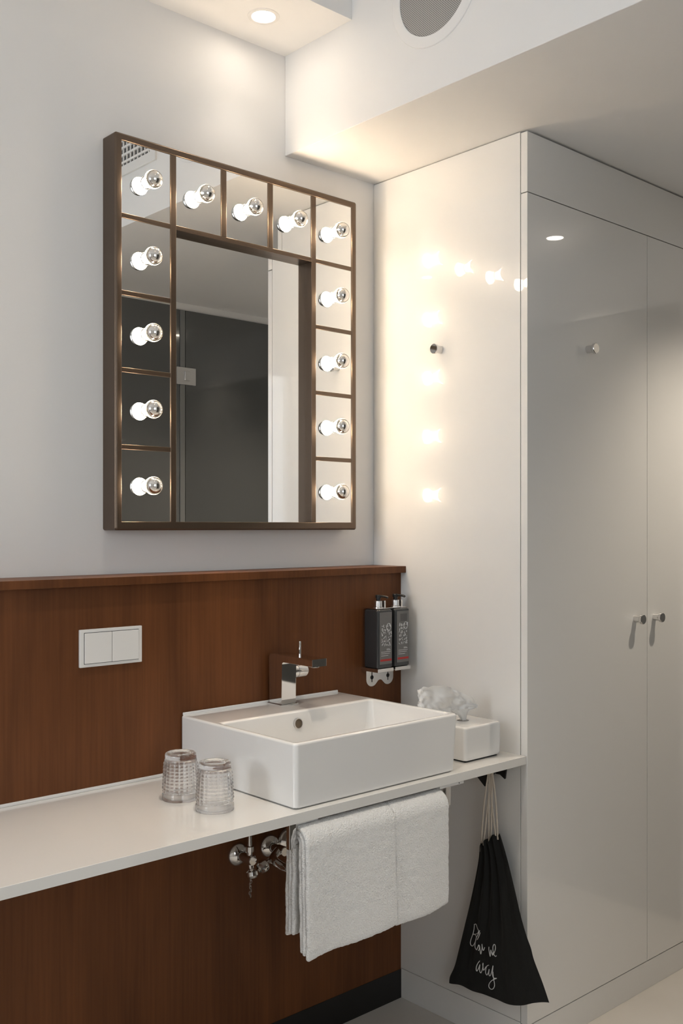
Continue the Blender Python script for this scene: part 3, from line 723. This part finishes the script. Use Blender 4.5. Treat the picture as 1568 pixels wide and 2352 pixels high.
obj('prong', prong((-0.016, -0.494, 0.772), (-0.034, -0.548, 0.764), 0.008, 0.0170), cloth_blk, hk)
obj('stem', B(-0.0200, -0.009, -0.506, -0.488, 0.760, 0.780, bev=0.002), cloth_blk, hk)

bag = thing('drawstring_bag', 'black cotton drawstring bag with white handwriting, hanging beside the wardrobe corner', 'bag', (-0.04, -0.52, 0.15))
BX = -0.038
Lp = [(1101, 1944), (1099, 1972), (1091, 2018), (1079, 2075), (1067, 2125), (1055, 2175), (1044, 2218), (1033, 2243), (1031, 2258)]
Rp = [(1147, 1914), (1163, 1968), (1181, 2040), (1196, 2105), (1209, 2150), (1219, 2178), (1226, 2205), (1246, 2258), (1261, 2303)]
Lw = smooth_path([on_x(x, y, BX) for x, y in Lp], 6); Rw = smooth_path([on_x(x, y, BX) for x, y in Rp], 6)
NB = 60; nr = len(Lw)
bot = [(1031, 2258), (1075, 2270), (1103, 2284), (1133, 2292), (1170, 2306), (1185, 2313), (1214, 2315), (1238, 2306), (1261, 2303)]
botw = smooth_path([on_x(x, y, BX) for x, y in bot], 10)
def bagpt(i, u, side):
    v = i / (nr - 1)
    p = Lw[i].lerp(Rw[i], u)
    # lower hem follows the uneven bottom edge
    k = u * (len(botw) - 1); k0 = int(min(k, len(botw) - 2)); bz = botw[k0].lerp(botw[k0 + 1], k - k0)
    p.z += (bz.z - Lw[-1].lerp(Rw[-1], u).z) * v ** 3
    if v < 0.06: p.z += (1 - v / 0.06) * 0.007 * math.sin(u * 19)
    env = math.sin(PI * u) ** 0.6
    ple = (1 - v) ** 0.6 * 0.0075 * math.sin(u * 30 + 2.0 * math.sin(v * 2)) + 0.0030 * math.sin(u * 13 + 1.5 - v * 2) * (1 - 0.4 * v)
    wob = 0.004 * noise.noise(Vector((u * 4, v * 5, 1.7)))
    if side == 0: p.x = BX - env * (0.004 + 0.011 * math.sin(PI * min(1, v * 0.9 + 0.1))) + env * (ple + wob)
    else: p.x = BX + env * 0.016 + env * 0.5 * ple
    return p
bm = bmesh.new(); rings = []
for i in range(nr):
    ring = [bm.verts.new(bagpt(i, k / NB, 0)) for k in range(NB + 1)] + [bm.verts.new(bagpt(i, 1 - k / NB, 1)) for k in range(1, NB)]
    rings.append(ring)
for a, b in zip(rings, rings[1:]):
    m_ = len(a)
    for k in range(m_): bm.faces.new((a[k], a[(k + 1) % m_], b[(k + 1) % m_], b[k]))
bm.faces.new(rings[0]); bm.faces.new(rings[-1])
bmesh.ops.triangulate(bm, faces=[f for f in bm.faces if len(f.verts) > 4])
bm.normal_update()
bvh = BVHTree.FromBMesh(bm)
bo = obj('sack', bm, bagm, bag, smooth=True, angle=60)
# handwriting, stroke by stroke
def wz(p): return (1000 + p[0] / 5.2267, 1960 + p[1] / 5.2267)
strokes = [
    [(466, 858), (462, 910), (450, 965), (430, 1020), (418, 1065), (424, 1098), (444, 1112), (464, 1088), (484, 1045), (490, 1000), (470, 972), (446, 968)],
    [(462, 856), (486, 850), (500, 890), (517, 935), (498, 965), (452, 972)],
    [(530, 925), (520, 955), (505, 985), (488, 1020), (478, 1070), (474, 1110), (480, 1142), (494, 1158)],
    [(536, 950), (522, 990), (502, 1035)],
    [(494, 1158), (510, 1120), (518, 1100), (528, 1118), (520, 1160), (512, 1165)],
    [(528, 1112), (534, 1160), (542, 1208), (552, 1172), (558, 1125), (556, 1088), (562, 1130), (572, 1165), (582, 1150), (590, 1128)],
    [(642, 1122), (640, 1150), (648, 1195), (656, 1236), (660, 1195), (664, 1160), (674, 1195), (684, 1222), (688, 1190)],
    [(686, 1222), (704, 1190), (718, 1145), (714, 1102), (700, 1094), (688, 1125), (690, 1170), (704, 1222), (722, 1236), (730, 1226)],
    [(530, 1290), (508, 1318), (492, 1355), (488, 1392), (496, 1412), (512, 1390), (526, 1352), (532, 1336), (528, 1380), (532, 1420), (544, 1436)],
    [(544, 1436), (560, 1400), (568, 1362), (566, 1330), (572, 1318), (570, 1360), (576, 1402), (592, 1385), (604, 1360)],
    [(640, 1342), (618, 1352), (604, 1390), (602, 1436), (618, 1460), (634, 1430), (644, 1390), (640, 1440), (648, 1470), (662, 1462)],
    [(662, 1462), (676, 1410), (690, 1348), (686, 1400), (684, 1450), (690, 1482), (704, 1498), (732, 1500), (706, 1510), (672, 1530), (646, 1562), (640, 1596), (656, 1624), (682, 1630), (702, 1608), (708, 1572), (696, 1500), (688, 1420)],
]
bm = bmesh.new()
for s in strokes:
    path = []
    for p in smooth_path([(a, b, 0) for a, b in s], 5):
        x, y = wz(p); d = ray(x, y).normalized()
        hit, nn, ix, ds = bvh.ray_cast(CAM, d)
        if hit is not None:
            if nn.dot(d) > 0: nn = -nn
            path.append(hit + nn * 0.0004)
    if len(path) > 3: tube(bm, path, 0.00105, 6)
obj('handwriting', bm, inkm, bo, smooth=True)
kp = Vector((-0.034, -0.499, 0.772))
for x, y, dy, dz in ((1104, 1946, 0.004, 0.0), (1109, 1942, -0.003, 0.001), (1123, 1930, 0.002, 0.003), (1127, 1928, -0.004, 0.002), (1139, 1922, 0.003, 0.001), (1143, 1918, -0.005, 0.0)):
    e = on_x(x, y, BX); s = kp + Vector((0, dy * 1.5, dz))
    bm = bmesh.new(); tube(bm, smooth_path([s + Vector((0.010, 0, -0.004)), s + Vector((0, 0, 0.006)), s + Vector((-0.006, 0, -0.012)), s.lerp(e, 0.5) + Vector((-0.004, dy * 0.6, 0)), e + Vector((0, 0, -0.012))], 7), 0.0026, 8)
    obj('cord', bm, cordm, bag, smooth=True)
